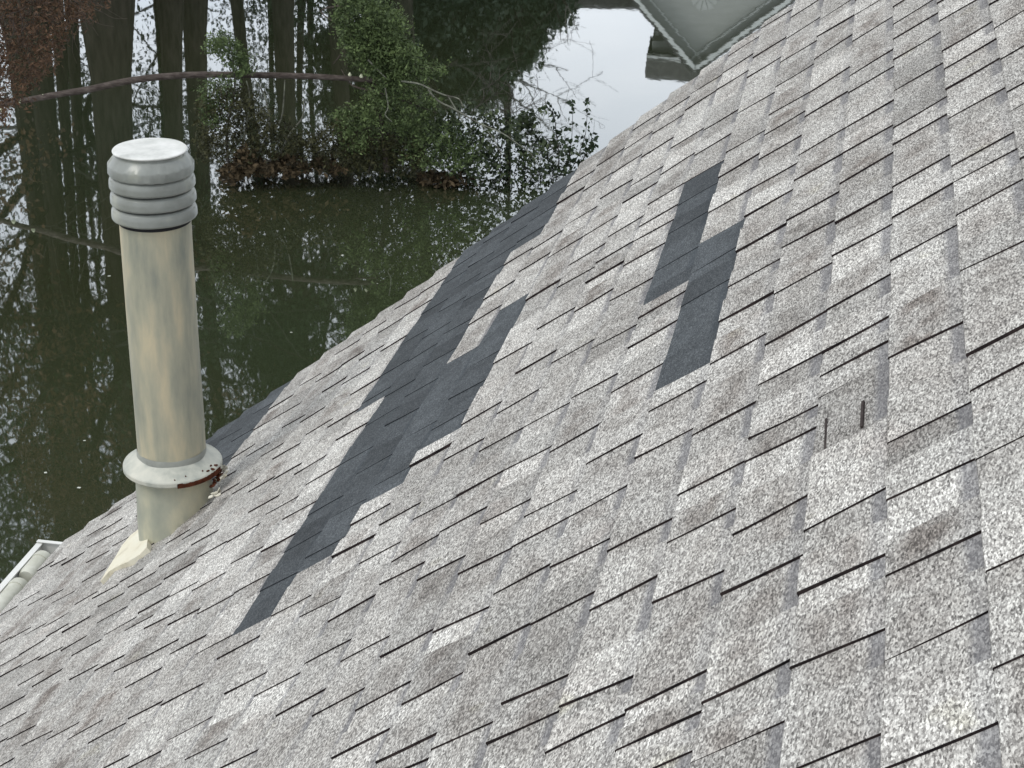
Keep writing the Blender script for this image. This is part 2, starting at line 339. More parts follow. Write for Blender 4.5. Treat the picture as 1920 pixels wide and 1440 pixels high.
for k in range(K_RIDGE, K_EAVE):
    ur = rake_u(k + .5)
    known = sorted([(abs(q), q < 0) for q in TEETH.get(k, [])])
    segs = []                                            # (u of the near edge of each raised tab, bold)
    u = U_LOW + rnd.uniform(0, .2); lo = known[0][0] if known else 99
    while u < min(lo - .1, ur): segs.append((u, False)); u += rnd.choice([.16, .2, .25, .3, .36]) * rnd.uniform(.85, 1.15)
    for i, (q, bd) in enumerate(known):
        segs.append((q, bd)); nx = known[i + 1][0] if i + 1 < len(known) else ur
        u = q
        while nx - u > (.52 if i + 1 < len(known) else .34):
            u += rnd.uniform(.19, .31)
            if nx - u > .1 and not (k == 2 and 2.5 < u < 2.92): segs.append((u, False))
    cuts = sorted({round(c, 3) for ab in PATCH.get(k, []) + ([(2.63, 2.865)] if k == 2 else []) for c in ab if c < ur})
    segs = [sg for sg in segs if sg[0] < ur - .05 and all(abs(sg[0] - c) > .05 for c in cuts)]
    # list of pieces: start, end, raised?
    pieces = []; pos = U_LOW
    for i, (q, bd) in enumerate(segs):
        nx = segs[i + 1][0] if i + 1 < len(segs) else ur
        w = min((nx - q) * rnd.uniform(.42, .68), .26)
        if q > pos: pieces.append([pos, q, 0, False])
        pieces.append([q, q + w, 1, bd]); pos = q + w
    if pos < ur: pieces.append([pos, ur, 0, False])
    out_ = []
    for a, b, r_, bd in pieces:
        cc = [c for c in cuts if a + .004 < c < b - .004]; e = [a] + cc + [b]
        for j in range(len(e) - 1): out_.append((e[j], e[j + 1], r_, bd and j == 0))
    slant = {}
    def edge(a):
        if a not in slant: slant[a] = rnd.uniform(-.010, .010) if (a not in cuts and a != ur and a != U_LOW) else 0.0
        return slant[a]
    for a, b, r_, bd in out_:
        if b - a < .004: continue
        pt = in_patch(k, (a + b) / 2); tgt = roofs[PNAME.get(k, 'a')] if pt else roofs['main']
        th = (.0037 + rnd.uniform(-.0007, .0010)) * r_ * (.5 if pt else 1)
        if bd: th += .0032
        bow = rnd.uniform(-.0007, .0007); bph = rnd.uniform(0, 3); lift = rnd.uniform(0, .0030) * rnd.random(); brown = (rnd.random() ** 2.2) * (1.0 if r_ else .75); val = min(max(rnd.gauss(.5, .20), 0), 1)
        if k == 15 and 4.45 < (a + b) / 2 < 4.98: brown = 0; val = 1.0
        if rnd.random() < .10: val = rnd.uniform(.85, 1.0); brown = 0
        if k == 2 and 2.63 < (a + b) / 2 < 2.865: th = 0; brown = .25; val = .12; lift = 0
        cdat = (brown, val, float(r_), 1.0)
        nu = max(1, int((b - a) / .035)); rows = [0, .12, .3, .55, .8, .985, 1.0]
        sa, sb = edge(a), edge(b)
        def Hh(u, fr):
            kk = k + fr
            z = sag(u, kk) + ripple(u, kk) + (-.0035 + .0085 * fr) + th + lift * fr * fr + bow * math.sin(3.1 * fr) * math.sin(u * 9 + bph)
            if fr == 1.0: z -= .0022
            return z
        grid = []
        for j, fr in enumerate(rows):
            row = []
            for i in range(nu + 1):
                w = i / nu; ue = (a + sa * (fr - .5)) * (1 - w) + (b + sb * (fr - .5)) * w
                jit = .0012 * mn.noise(Vector((ue * 40, k * 3.1, 1)))
                row.append((ue, fr, roofp(ue, k + fr + (jit / EXP if fr >= .98 else 0), Hh(ue, fr))))
            grid.append(row)
        for j in range(len(rows) - 1):
            for i in range(nu):
                q = [grid[j][i], grid[j][i + 1], grid[j + 1][i + 1], grid[j + 1][i]]
                tgt.quad([x[2] for x in q], 0, [(x[0], (k + x[1]) * EXP) for x in q], [(x[1], 1 - r_) for x in q], cdat)
        # butt edge
        for i in range(nu):
            p0, p1 = grid[-1][i], grid[-1][i + 1]
            q0 = roofp(p0[0], k + 1, Hh(p0[0], 1) - .012 - th); q1 = roofp(p1[0], k + 1, Hh(p1[0], 1) - .012 - th)
            tgt.quad([p0[2], p1[2], q1, q0], 1, [(0, 0)] * 4, [(0, 0)] * 4, cdat)
        # side faces of a raised tab
        for end in (0, -1):
            for j in range(len(rows) - 1):
                p0, p1 = grid[j][end], grid[j + 1][end]
                q0 = roofp(p0[0], k + p0[1], Hh(p0[0], p0[1]) - th - .004); q1 = roofp(p1[0], k + p1[1], Hh(p1[0], p1[1]) - th - .004)
                tgt.quad([p0[2], p1[2], q1, q0], 1, [(0, 0)] * 4, [(0, 0)] * 4, cdat)
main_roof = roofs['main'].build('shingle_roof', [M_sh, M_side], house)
setp(main_roof, 'weathered grey laminated asphalt shingles')
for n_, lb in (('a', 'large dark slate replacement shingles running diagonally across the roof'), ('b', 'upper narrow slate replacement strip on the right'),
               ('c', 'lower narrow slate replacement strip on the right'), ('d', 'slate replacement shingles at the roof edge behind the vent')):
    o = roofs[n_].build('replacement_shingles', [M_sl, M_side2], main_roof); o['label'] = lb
# two open nail slots in the torn tab
def roof_slab(name, poly, h0, h1, mt, parent):
    """poly in (u, k); a thin plate between two heights over the roof"""
    m = MB(); top = [roofp(u, k, h1 + sag(u, k)) for u, k in poly]; bot = [roofp(u, k, h0 + sag(u, k)) for u, k in poly]
    n = len(poly); cc = sum(top) / n
    for i in range(n): m.poly([top[i], top[(i + 1) % n], cc])
    for i in range(n): m.poly([top[i], bot[i], bot[(i + 1) % n], top[(i + 1) % n]])
    return m.build(name, mt, parent)
def px_roof(x, y, h=0.0):
    r = ray_w(x, y); t = -(ROOF_D - h) / (r @ nW); X = r * t
    return float(X @ hW), float((X @ dW - V0) / EXP)
M_slot = noise_mat('brown_slot', [(.3, (.025, .020, .020)), (.7, (.075, .062, .058))], 60, 4, .95, .1)
for q in (((1546, 784), (1550, 782), (1548, 840), (1544, 843)), ((1614, 752), (1618.5, 749), (1616, 797), (1611.5, 799))):
    roof_slab('nail_slot', [px_roof(*p, .006) for p in q], 0, .0050, M_slot, main_roof)

# rake board, other slope, walls, gutter
M_white = noise_mat('white_painted_metal', [(.3, (.62, .62, .58)), (.7, (.80, .80, .77))], 3, 5, .45, .5)
M_cream = noise_mat('dusty_white_pvc', [(.3, (.36, .36, .28)), (.6, (.62, .62, .54)), (.8, (.72, .71, .64))], 6, 6, .4, .5)
M_wall = noise_mat('pale_siding', [(.3, (.42, .43, .38)), (.7, (.50, .51, .46))], 2, 5, .7, .3, (1, 1, 14))
m = MB()
for k in range(K_RIDGE, K_EAVE):
    u0, u1 = rake_u(k), rake_u(k + 1)
    a, b = roofp(u0 - .012, k, -.006 + sag(u0, k)), roofp(u1 - .012, k + 1, -.006 + sag(u1, k + 1))
    dn = nW * -.018; ax = hW * .022
    m.poly([a + ax, b + ax, b + dn + ax, a + dn + ax]); m.poly([a, b, b + ax, a + ax])
    fa, fb = a + dn, b + dn
    m.poly([fa, fb, fb - np.array([0, 0, .17]), fa - np.array([0, 0, .17])])
    m.poly([fa - hW * .3, fb - hW * .3, fb - hW * .3 - np.array([0, 0, .17]), fa - hW * .3 - np.array([0, 0, .17])])
m.build('rake_trim', M_white, house)
e_out = np.array([dW[0], dW[1], 0]); e_out /= np.linalg.norm(e_out)
ridge = lambda u, h=0.: roofp(u, K_RIDGE, h)
run = np.linalg.norm((roofp(0, K_EAVE) - roofp(0, K_RIDGE))[:2]); rise = (roofp(0, K_RIDGE) - roofp(0, K_EAVE))[2]
def rear(u): return ridge(u) - e_out * run - np.array([0, 0, rise])
m = MB(); a, b = ridge(U_LOW), ridge(6.9); c, d_ = rear(6.9), rear(U_LOW)
m.poly([a, b, c, d_]); m.poly([q - np.array([0, 0, .1]) for q in (d_, c, b, a)]); m.poly([c, c - np.array([0, 0, .1]), d_ - np.array([0, 0, .1]), d_])
m.build('rear_roof_slope', noise_mat('rear_shingles', [(.3, (.25, .24, .235)), (.7, (.5, .48, .46))], 20, 6, .95, .1), house)
m = MB(); zl = np.array([0, 0, .1]); ins = e_out * .45
def sect(u):
    A = roofp(u, K_EAVE - 3, -.1); B = ridge(u, -.1); C = rear(u) + ins - zl
    g = lambda p: np.array([p[0], p[1], .5])
    return [g(A), A, B, C, g(C)]
s0, s1 = sect(U_LOW + .2), sect(6.0)
m.poly(s1); m.poly(s0[::-1])
for i in (0, 3): m.poly([s0[i], s0[i + 1], s1[i + 1], s1[i]])
m.build('wall', M_wall, house)
# eave strip and gutter
eave0, eave1 = roofp(U_LOW, K_EAVE), roofp(rake_u(K_EAVE), K_EAVE)
gd = hW.copy(); gd[2] = 0; gd /= np.linalg.norm(gd)
zz = np.array([0, 0, 1.0])
G0 = roofp(6.29, K_EAVE, -.02) - zz * GZ; LEN = 8.5
def gprof():                                              # (outwards, up) outline of the trough wall, then its inner side
    return [(0, .0), (0, -.10), (.075, -.10), (.095, -.06), (.118, -.035), (.126, .0), (.100, .0), (.100, -.006), (.117, -.008), (.110, -.034), (.088, -.056), (.070, -.094), (.006, -.094), (.006, 0)]
m = MB(); pr = gprof(); n = len(pr)
A = [G0 + e_out * x + zz * y for x, y in pr]; B = [q - gd * LEN for q in A]
for i in range(n): m.poly([A[i], A[(i + 1) % n], B[(i + 1) % n], B[i]])
gut = m.build('gutter', M_white, house)
m = MB(); ec = [(0, .004), (0, -.102), (.076, -.102), (.097, -.061), (.120, -.036), (.126, .004)]
P0_ = [G0 + e_out * x + zz * y + gd * .002 for x, y in ec]; P1_ = [q + gd * .004 for q in P0_]
m.poly(P1_); m.poly(P0_[::-1])
for i in range(6): m.poly([P0_[i], P0_[(i + 1) % 6], P1_[(i + 1) % 6], P1_[i]])
m.box(G0 + zz * .0045 - gd * .012, e_out * .126, zz * .003, gd * .02)
m.build('end_cap', M_white, gut)
for s_, e_ in ((.07, .25), (.30, 2.1)):
    m = MB(); c0 = G0 + e_out * .066 - zz * .030
    m.tube([c0 - gd * s_, c0 - gd * (s_ + .01), c0 - gd * (e_ - .02), c0 - gd * e_], [.034, .040, .040, .034], 20)
    m.tube([c0 - gd * (s_ + .03), c0 - gd * (s_ + .05)], [.043, .043], 20)
    m.build('fallen_downspout_pipe', M_cream, gut, smooth=True)

# ------------------------------------------------------------------ the vent pipe
zz = np.array([0, 0, 1.0])
vb = roofp(5.2688, 22.506); vent = empty('roof_vent', vb, 'tall cream painted metal vent pipe with louvred cap standing on the shingle roof', 'vent pipe')
def paint(name, c0, c1, c2, rough=.5, sx=1.0, sz=.18, scale=9, bump=.0006):
    return noise_mat(name, [(.30, c0), (.5, c1), (.68, c2)], scale, 6, rough, .4, (sx, sx, sz), bump=bump, bscale=14, rgh=.55)
M_pipe = paint('cream_pipe_paint', (.23, .25, .215), (.41, .395, .30), (.60, .52, .355), .5, 1, .22, 13)
M_cap = paint('silver_cap_paint', (.21, .22, .20), (.275, .29, .27), (.38, .39, .33), .22, 1, 1, 7, .0012)
M_captop = paint('white_cap_top', (.50, .51, .48), (.68, .685, .65), (.80, .80, .77), .4, 1, 1, 16)
M_collar = paint('white_collar_paint', (.34, .36, .32), (.50, .505, .44), (.60, .59, .51), .45, 1, 1, 16)
M_boot = paint('streaked_boot_paint', (.28, .30, .255), (.42, .42, .33), (.64, .59, .42), .5, 1, .5, 7)
M_rust = noise_mat('rusted_edge', [(.3, (.05, .018, .010)), (.7, (.12, .038, .020))], 40, 5, .9, .1)
M_black = mat('gap_shadow_metal', (.02, .02, .022), .8)[0]
M_caulk = noise_mat('peeling_sealant', [(.35, (.30, .27, .2)), (.6, (.74, .71, .6)), (.8, (.80, .78, .70))], 25, 5, .7, .3, bump=.004, bscale=60)
wob = lambda w, z: .0007 * math.sin(3 * w + z * 9) + .0005 * math.sin(7 * w + 2)
m = MB(); m.lathe([(.1155, .20), (.1155, .4), (.1152, .7), (.115, 1.13)], vb, n=72, wob=wob); m.build('pipe', M_pipe, vent, smooth=True)
m = MB(); m.lathe([(.1178, .232), (.1178, .262), (.1160, .27)], vb, n=72, wob=lambda w, z: .0012 * math.sin(5 * w)); m.build('sealant_band', noise_mat('grey_sealant', [(.3, (.25, .26, .24)), (.7, (.38, .39, .35))], 12, 4, .6), vent, smooth=True)
m = MB(); m.lathe([(.1150, .250), (.122, .244), (.148, .228), (.166, .216), (.1685, .212), (.1685, .200), (.1655, .196), (.13, .204)], vb, n=80, wob=wob)
col_ = m.build('storm_collar', M_collar, vent, smooth=True)
# rust along the right front of the collar rim
rs = random.Random(9)
for w_, r_, s_ in ((-.55, .158, .006), (-.66, .150, .004), (-.42, .160, .009), (-.36, .150, .005), (-1.1, .150, .0035), (-1.35, .158, .003), (-.25, .158, .008)):
    m = MB(); c0 = vb + np.array([math.cos(w_), math.sin(w_), 0]) * r_ + zz * (.2180 + (.166 - r_) * .62 - .0012)
    m.lathe([(s_ * (1 + .0), -.001), (s_ * .8, .0012), (.0001, .0018)], c0, n=9, wob=lambda w, z, q=s_: q * .35 * math.sin(2 * w + q * 900))
    m.build('rust_spot', M_rust, vent)
def ring_arc(a0, a1, r0, r1, z0, z1, jag=0.):
    m = MB(); n = 26; pts = []
    for i in range(n + 1):
        w = a0 + (a1 - a0) * i / n; t = math.sin(math.pi * i / n) ** .4; j = jag * mn.noise(Vector((i * .7, 3, 1)))
        dirv = np.array([math.cos(w), math.sin(w), 0])
        pts.append((vb + dirv * r1 + zz * (z0 - .0), vb + dirv * r1 + zz * (z0 + (z1 - z0) * t + j * .3), vb + dirv * (r1 - (r1 - r0) * t - j) + zz * (z1 + (r1 - r0) * .55 * t + .002)))
    for i in range(n):
        p, q = pts[i], pts[i + 1]
        m.poly([p[0], q[0], q[1], p[1]]); m.poly([p[1], q[1], q[2], p[2]])
    return m
m = ring_arc(math.radians(-75), math.radians(-8), .1665, .1702, .194, .2085, .003); m.build('rust_streak', M_rust, vent)
m = MB(); m.lathe([(.1335, -.55), (.1335, 0), (.131, .1), (.129, .2)], vb, n=72, wob=lambda w, z: .001 * math.sin(4 * w + z * 11)); m.build('boot', M_boot, vent, smooth=True)
# louvre cap
m = MB(); m.lathe([(.1165, 1.086), (.1165, 1.29)], vb, n=48); m.build('cap_throat', M_black, vent, smooth=True)
for i, zt in enumerate((1.222, 1.171, 1.120)):
    m = MB(); m.lathe([(0.1140, zt + .028), (0.1258, zt + .025), (0.1326, zt + .019), (0.1362, zt + .010), (0.1371, zt + .0), (0.1371, zt - .011), (0.1348, zt - .016), (0.1321, zt - .018), (0.1122, zt - .014)], vb, n=80, wob=wob)
    m.build('louvre_ring', M_cap, vent, smooth=True)
m = MB(); m.lathe([(0.1086, 1.254), (0.1285, 1.250), (0.1344, 1.251), (0.1367, 1.256), (0.1371, 1.279), (0.1358, 1.284), (0.1167, 1.309), (0.1118, 1.312), (0.1118, 1.322)], vb, n=96, wob=lambda w, z: .0013 * math.sin(9 * w + z * 60) * mn.noise(Vector((w * 5, z * 40, 0))) * 3 + .0006 * math.sin(23 * w + z * 200))
cap = m.build('cap', M_cap, vent, smooth=True)
m = MB(); m.lathe([(0.1127, 1.320), (0.1177, 1.3225), (0.1186, 1.326), (0.1158, 1.3285), (.09, 1.331), (.05, 1.3315), (.0001, 1.332)], vb, n=80, wob=wob); m.build('cap_plate', M_captop, cap, smooth=True)
for o_ in (cap, col_): pass
# cream flashing apron under the boot and peeling sealant at its uphill side
def apron(px, h1=.018):
    return [px_roof(x, y, h1) for x, y in px]
def apron_slab(name, P, mt):
    top = []; bot = []
    for x, y, h_ in P:
        u_, k_ = px_roof(x, y, h_); top.append(roofp(u_, k_, h_)); bot.append(roofp(u_, k_, -.02))
    m = MB(); n = len(P)
    for i in range(n):
        j = (i + 1) % n; m.poly([top[i], bot[i], bot[j], top[j]])
    q = [top[0], top[1]]; lo, hi = 1, n - 1                    # zip the two long sides together
    while lo < hi:
        m.poly([top[lo], top[lo + 1], top[hi]]) if lo + 1 < hi else None
        lo += 1
        if lo < hi: m.poly([top[lo], top[hi - 1], top[hi]]) if lo < hi - 1 else None
        hi -= 1
    m.poly([top[0], top[1], top[n - 1]])
    return m.build(name, mt, vent)
apron_slab('flashing_apron', [(277, 1008, .013), (275, 1026, .009), (262, 1040, .007), (240, 1053, .007), (222, 1061, .007), (206, 1070, .007), (188, 1090, .006), (202, 1066, .008), (216, 1044, .012), (229, 1022, .016), (244, 1004, .020), (262, 990, .022)],
          noise_mat('cream_flashing', [(.3, (.50, .45, .33)), (.45, (.76, .71, .56)), (.75, (.82, .80, .68))], 7, 6, .6, bump=.002))
rs = random.Random(5)
def crumbs(name, pts, mt, s0, s1, n, h):
    m = MB()
    for i in range(n):
        x, y = rs.choice(pts); u_, k_ = px_roof(x + rs.uniform(-4, 4), y + rs.uniform(-5, 5), h); c0 = roofp(u_, k_, h + rs.uniform(-.006, .006))
        nn_ = nW + np.array([rs.uniform(-1, 1) for _ in range(3)]) * .7 - W([0, 0, 1.0]) * .5; nn_ /= np.linalg.norm(nn_); a = np.cross(nn_, [rs.uniform(-1, 1), 1, .3]); a /= np.linalg.norm(a); b_ = np.cross(nn_, a); s_ = rs.uniform(s0, s1)
        P_ = [c0 + (a * math.cos(w) + b_ * math.sin(w) * .7) * s_ * rs.uniform(.6, 1.3) for w in (0, .9, 2.0, 3.0, 4.1, 5.3)]
        m.poly(P_); m.poly([p - nn_ * .0025 for p in P_[::-1]])
        for j in range(6): m.poly([P_[j], P_[j] - nn_ * .0025, P_[(j + 1) % 6] - nn_ * .0025, P_[(j + 1) % 6]])
    m.build(name, mt, vent)
crumbs('rust_flakes', [(404, 905), (408, 898), (412, 890), (400, 915)], M_rust, .006, .014, 16, .03)
crumbs('peeling_sealant', [(414, 880), (420, 877), (424, 884), (411, 894), (405, 922), (398, 928), (418, 892)], M_caulk, .007, .016, 30, .026)


# ------------------------------------------------------------------ trees on the far bank (the lake mirrors them)
M_bark = noise_mat('dark_wet_bark', [(.3, (.018, .015, .012)), (.7, (.05, .042, .034))], 3, 6, .95, .1, (3, 3, .6))
M_twig = noise_mat('grey_twigs', [(.3, (.05, .045, .04)), (.7, (.11, .10, .09))], 6, 3, .9, .1)
M_pale = noise_mat('pale_lichen_twigs', [(.35, (.075, .07, .06)), (.7, (.27, .28, .22))], 9, 5, .85, .15)
M_ever = leaf_mat('evergreen_leaves', (.012, .022, .010), (.030, .050, .020))
M_pine = leaf_mat('pine_needles', (.012, .024, .013), (.032, .052, .028))
M_rustleaf = leaf_mat('rusty_cypress_foliage', (.040, .023, .013), (.125, .070, .038))
def grow(p, d, L, r, lev, rs, segs, tips, spread=.6, up_=.12, minr=.012, maxlev=4, kids=(3, 5)):
    """tapered limb with side limbs; collects polylines and twig ends"""
    n = 5 if lev < 2 else 3; pts = [p]; rr = [r]; q = p.copy(); dd = d.copy()
    for i in range(n):
        dd = dd + np.array([rs.gauss(0, .13), rs.gauss(0, .13), rs.gauss(0, .10) + up_ * .25]); dd /= np.linalg.norm(dd)
        q = q + dd * L / n; pts.append(q.copy()); rr.append(max(r * (1 - .62 * (i + 1) / n), minr * .6))
    segs.append((pts, rr, lev))
    if lev >= maxlev:
        tips.append(q); tips.append(pts[-2]); return
    k = rs.randint(*kids)
    for i in range(k):
        a = rs.uniform(.25, 1.0); j = min(int(a * n), n - 1); b = pts[j] + (pts[j + 1] - pts[j]) * (a * n - j)
        t = np.array([rs.gauss(0, 1), rs.gauss(0, 1), rs.gauss(0, .5)]); t -= dd * (t @ dd); t /= np.linalg.norm(t) + 1e-9
        nd = dd * (1 - spread) + t * spread + np.array([0, 0, up_]); nd /= np.linalg.norm(nd)
        grow(b, nd, L * rs.uniform(.45, .7), rr[j] * .55, lev + 1, rs, segs, tips, spread, up_, minr, maxlev, kids)
    tips.append(q)
TREE_LABELS = []
def tree(name, base, h, r, seed, label, cat='tree', group='trees mirrored in the lake', lean=(0, 0), first=.25, nl=11, blen=.30, foliage=None, dens=26, lsize=.2, csize=.55, dark=.5, slope=.15, share=None):
    rs = random.Random(seed); t = empty(name, base, label, cat, group)
    if share:
        for ch in share.children:
            c = ch.copy(); col.objects.link(c); c.parent = t
        t.rotation_euler = (0, 0, rs.uniform(0, 6.28)); s_ = rs.uniform(.9, 1.1); t.scale = (s_, s_, h / share['h'] if 'h' in share else 1); return t
    base = np.asarray(base, float); segs = []; tips = []; P = []; RR = []
    for i in range(13):
        a = i / 12; w = np.array([math.sin(a * 4 + seed) * .25 + lean[0] * h * a, math.cos(a * 3.3 + seed) * .25 + lean[1] * h * a, h * a])
        P.append(base + w - np.array([math.sin(seed) * .25, math.cos(seed) * .25, 0])); fl = 1 + .45 * math.exp(-a * h / .9)
        RR.append(r * (1 - .86 * a) * fl + .015)
    trunk = MB(); trunk.tube(P, RR, 12); 
    for i in range(nl):
        a = first + (1 - first) * (i + rs.random() * .7) / nl; j = min(int(a * 12), 11); b = P[j] + (P[j + 1] - P[j]) * (a * 12 - j)
        w = rs.uniform(0, 6.283); d = np.array([math.cos(w), math.sin(w), slope + .35 * a]); d /= np.linalg.norm(d)
        grow(b, d, h * blen * (1.15 - .75 * a) * rs.uniform(.8, 1.2), max(RR[j] * .38, .03), 1, rs, segs, tips, maxlev=3, kids=(3, 5))
    tw = MB()
    for pts, rr, lev in segs:
        if lev <= 1: trunk.tube(pts, rr, 6, cap=False)
        else: tw.tube(pts, rr, 3, cap=False)
    trunk.build('trunk', M_bark, t, smooth=True)
    crown = tw.build('crown', M_bark if foliage else M_twig, t)
    if foliage:
        T = np.array(tips); C = np.repeat(T, dens, 0) + rng.normal(0, csize * .5, (len(T) * dens, 3)) * [1, 1, .7]
        clump = np.repeat(rng.uniform(0, 1, len(T)), dens)
        # foliage is the leafy piece of the crown
        leaves('foliage', C, lsize, foliage, crown, tone=clump, org=np.array(base))
    return t
Bp = lambda px, dist: (lambda p: np.array([p[0], p[1], .3]))(at_dist(px, 0, dist))
T_ = [  # px, dist, height, radius, seed, kind, lean, label
    (28, 48, 26, .42, 1, 'rust', (0, 0), 'rusty brown cypress mirrored in the lake at the far left edge'),
    (60, 46.5, 26, .30, 2, 'bare', (.01, 0), 'straight dark trunk mirrored beside the rusty cypress at the left edge'),
    (104, 47.5, 27, .15, 3, 'bare', (.0, 0), 'thin dark tree mirrored between the rusty cypress and the widest trunk'),
    (135, 50, 24, .16, 4, 'ever', (0, 0), 'slim leafy tree mirrored just left of the widest trunk'),
    (200, 45, 28, .52, 5, 'ever', (.01, 0), 'widest dark trunk in the lake mirror, rising behind the vent cap'),
    (322, 46.5, 24, .27, 6, 'ever', (0, 0), 'left one of the paired dark trunks mirrored right of the vent cap'),
    (366, 47.5, 24, .30, 7, 'bare', (.012, 0), 'right one of the paired dark trunks mirrored right of the vent cap'),
    (438, 50, 18, .17, 8, 'bare', (.09, 0), 'leaning thin dark tree mirrored behind the left end of the green sprig'),
    (533, 49, 22, .28, 9, 'ever', (0, 0), 'straight upright trunk mirrored above the middle of the fallen limb'),
    (632, 50, 19, .26, 10, 'ever', (0, 0), 'dark trunk mirrored just left of the green cedar boughs'),
    (745, 52, 17, .34, 11, 'bare', (.03, 0), 'bare branched tree mirrored behind the green cedar boughs'),
    (905, 66, 14.5, .26, 12, 'bare', (.05, 0), 'grey leafless tree whose fine twigs are mirrored against the bright sky')]
for px, ds, h, r, sd_, kind, lean, lb in T_:
    fo = dict(rust=M_rustleaf, ever=M_ever, bare=None)[kind]
    tree('cypress_tree' if kind == 'rust' else ('leafy_tree' if fo else 'bare_tree'), Bp(px, ds), h, r, sd_ * 13, lb, lean=lean, foliage=fo,
         first=(.16 if px < 250 else .30) if px < 700 else .22, nl=17 if fo else 19, blen=.24 if fo else .28, dens=62 if px > 250 else 54, lsize=.085, csize=.8, slope=.05)
for i, (px, ds, h) in enumerate(((12, 56, 15), (88, 58, 17), (160, 60, 16), (285, 60, 17), (505, 64, 15), (575, 56, 12), (600, 62, 15))):
    tree('leafy_tree', Bp(px, ds), h, .13, 300 + i * 7, 'one of the slender understorey trees mirrored between the dark trunks', group='understorey trees between the trunks', foliage=M_ever,
         first=.12, nl=9, blen=.20, dens=16, lsize=.085, csize=.9, slope=.25, lean=(rnd.uniform(-.04, .04), 0))
def pine(px, ds, h, seed, lb, wide=.34):
    """broad evergreen: short trunk, drooping tiers of needle clumps down to the ground"""
    rs = random.Random(seed); base = Bp(px, ds); t = empty('pine_tree', base, lb, 'tree', 'evergreens mirrored in the lake')
    tr = MB(); tr.tube([base, base + [0, 0, h * .5], base + [.1, 0, h]], [.3, .2, .03], 8); C = []; tone = []
    for i in range(46):
        a = (i + rs.random()) / 46; z = h * (.04 + .94 * a); L = h * wide * (1.05 - a) ** .75 * rs.uniform(.7, 1.12) + .3; w = rs.uniform(0, 6.283)
        d = np.array([math.cos(w), math.sin(w), .10 - .1 * rs.random()]); p0 = base + [0, 0, z]; p1 = p0 + d * L
        tr.tube([p0, p0 + d * L * .5, p1 - [0, 0, .1 * L]], [.06, .04, .012], 4, cap=False)
        nn = int(14 + 16 * L); tn = rs.random()
        for q in range(nn):
            s_ = rs.uniform(.3, 1.0); c = p0 + d * L * s_ + np.array([rs.gauss(0, .22), rs.gauss(0, .22), rs.gauss(0, .14) - .1 * s_ * L])
            C.append(c); tone.append(tn)
    tr.build('trunk', M_bark, t, smooth=True)
    C = np.array(C); tone = np.repeat(np.array(tone), 14); C = np.repeat(C, 14, 0) + rng.normal(0, .19, (len(C) * 14, 3))
    leaves('crown', C, .125, M_pine, t, tone=tone, org=base, aspect=2.4)
for q in ((690, 60, 9.7, 31, 'tall evergreen mirrored darkly behind the cedar boughs'), (765, 64, 10.2, 32, 'second evergreen from the left in the dark mirrored group'),
          (845, 62, 8.2, 33, 'evergreen mirrored with its tip nearest the grey twigs'), (905, 66, 9.2, 34, 'bushy evergreen mirrored left of the outermost two'),
          (965, 66, 7.9, 35, 'low evergreen mirrored second from the bright sky'), (1022, 70, 7.2, 36, 'smallest evergreen mirrored at the edge of the bright sky')):
    pine(*q)
# a low far wood behind everything, one mass
C = []
for i in range(900):
    a = rng.uniform(-.9, .75); d = rng.uniform(165, 240); C.append((math.sin(a) * d, math.cos(a) * d, rng.uniform(1, 11)))
C = np.array(C); fw_ = leaves('distant_wood', np.repeat(C, 14, 0) + rng.normal(0, 2.0, (len(C) * 14, 3)), 1.6, M_ever); fw_['kind'] = 'stuff'; fw_['label'] = 'low distant wood behind the far bank'

# ------------------------------------------------------------------ the neighbour's house across the lake (mirrored, gable pointing down in the picture)
ND = 80.0
def nb(px, py, back=0.0): return mirrored(px, py, ND + back)
apex = nb(1303, 126)
nh = empty('neighbour_house', (apex[0], apex[1], 1.0), 'pale gabled house mirrored upside down in the bright water', 'house')
M_gab = noise_mat('greygreen_siding', [(.3, (.34, .355, .325)), (.7, (.40, .415, .385))], 1.0, 4, .8, .2, (1, 1, 6))
M_trim = noise_mat('pale_trim', [(.3, (.55, .58, .55)), (.7, (.65, .68, .65))], 3, 4, .6, .3)
M_dkroof = noise_mat('dark_roof', [(.3, (.045, .045, .042)), (.7, (.085, .083, .078))], 4, 5, .9, .1)
pm = (apex - CAM); pm[2] = 0; pm /= np.linalg.norm(pm); sx_ = np.array([pm[1], -pm[0], 0])
sl, sr = 1.10, .82; WL, WR = 5.4, 6.2
eL, eR = apex - sx_ * WL - zz * WL * sl, apex + sx_ * WR - zz * WR * sr
gl_, gr_2 = np.array([eL[0], eL[1], 1]), np.array([eR[0], eR[1], 1])
m = MB(); m.poly([apex, eL, gl_, gr_2, eR]); bk = pm * 9
m.poly([q + bk for q in (eR, gr_2, gl_, eL, apex)]); m.poly([eL, eL + bk, gl_ + bk, gl_]); m.poly([eR, gr_2, gr_2 + bk, eR + bk])
m.build('wall', M_gab, nh)
m = MB()
for e_, sgn in ((eL, -1), (eR, 1)):
    dr = (e_ - apex); dr /= np.linalg.norm(dr); nn_ = np.cross(dr, pm) * sgn * -1; nn_ = nn_ if nn_[2] > 0 else -nn_
    m.box(apex - pm * .5 + nn_ * .05, dr * (np.linalg.norm(e_ - apex) + .5), pm * 10, nn_ * .14)
m.build('roof', M_dkroof, nh)
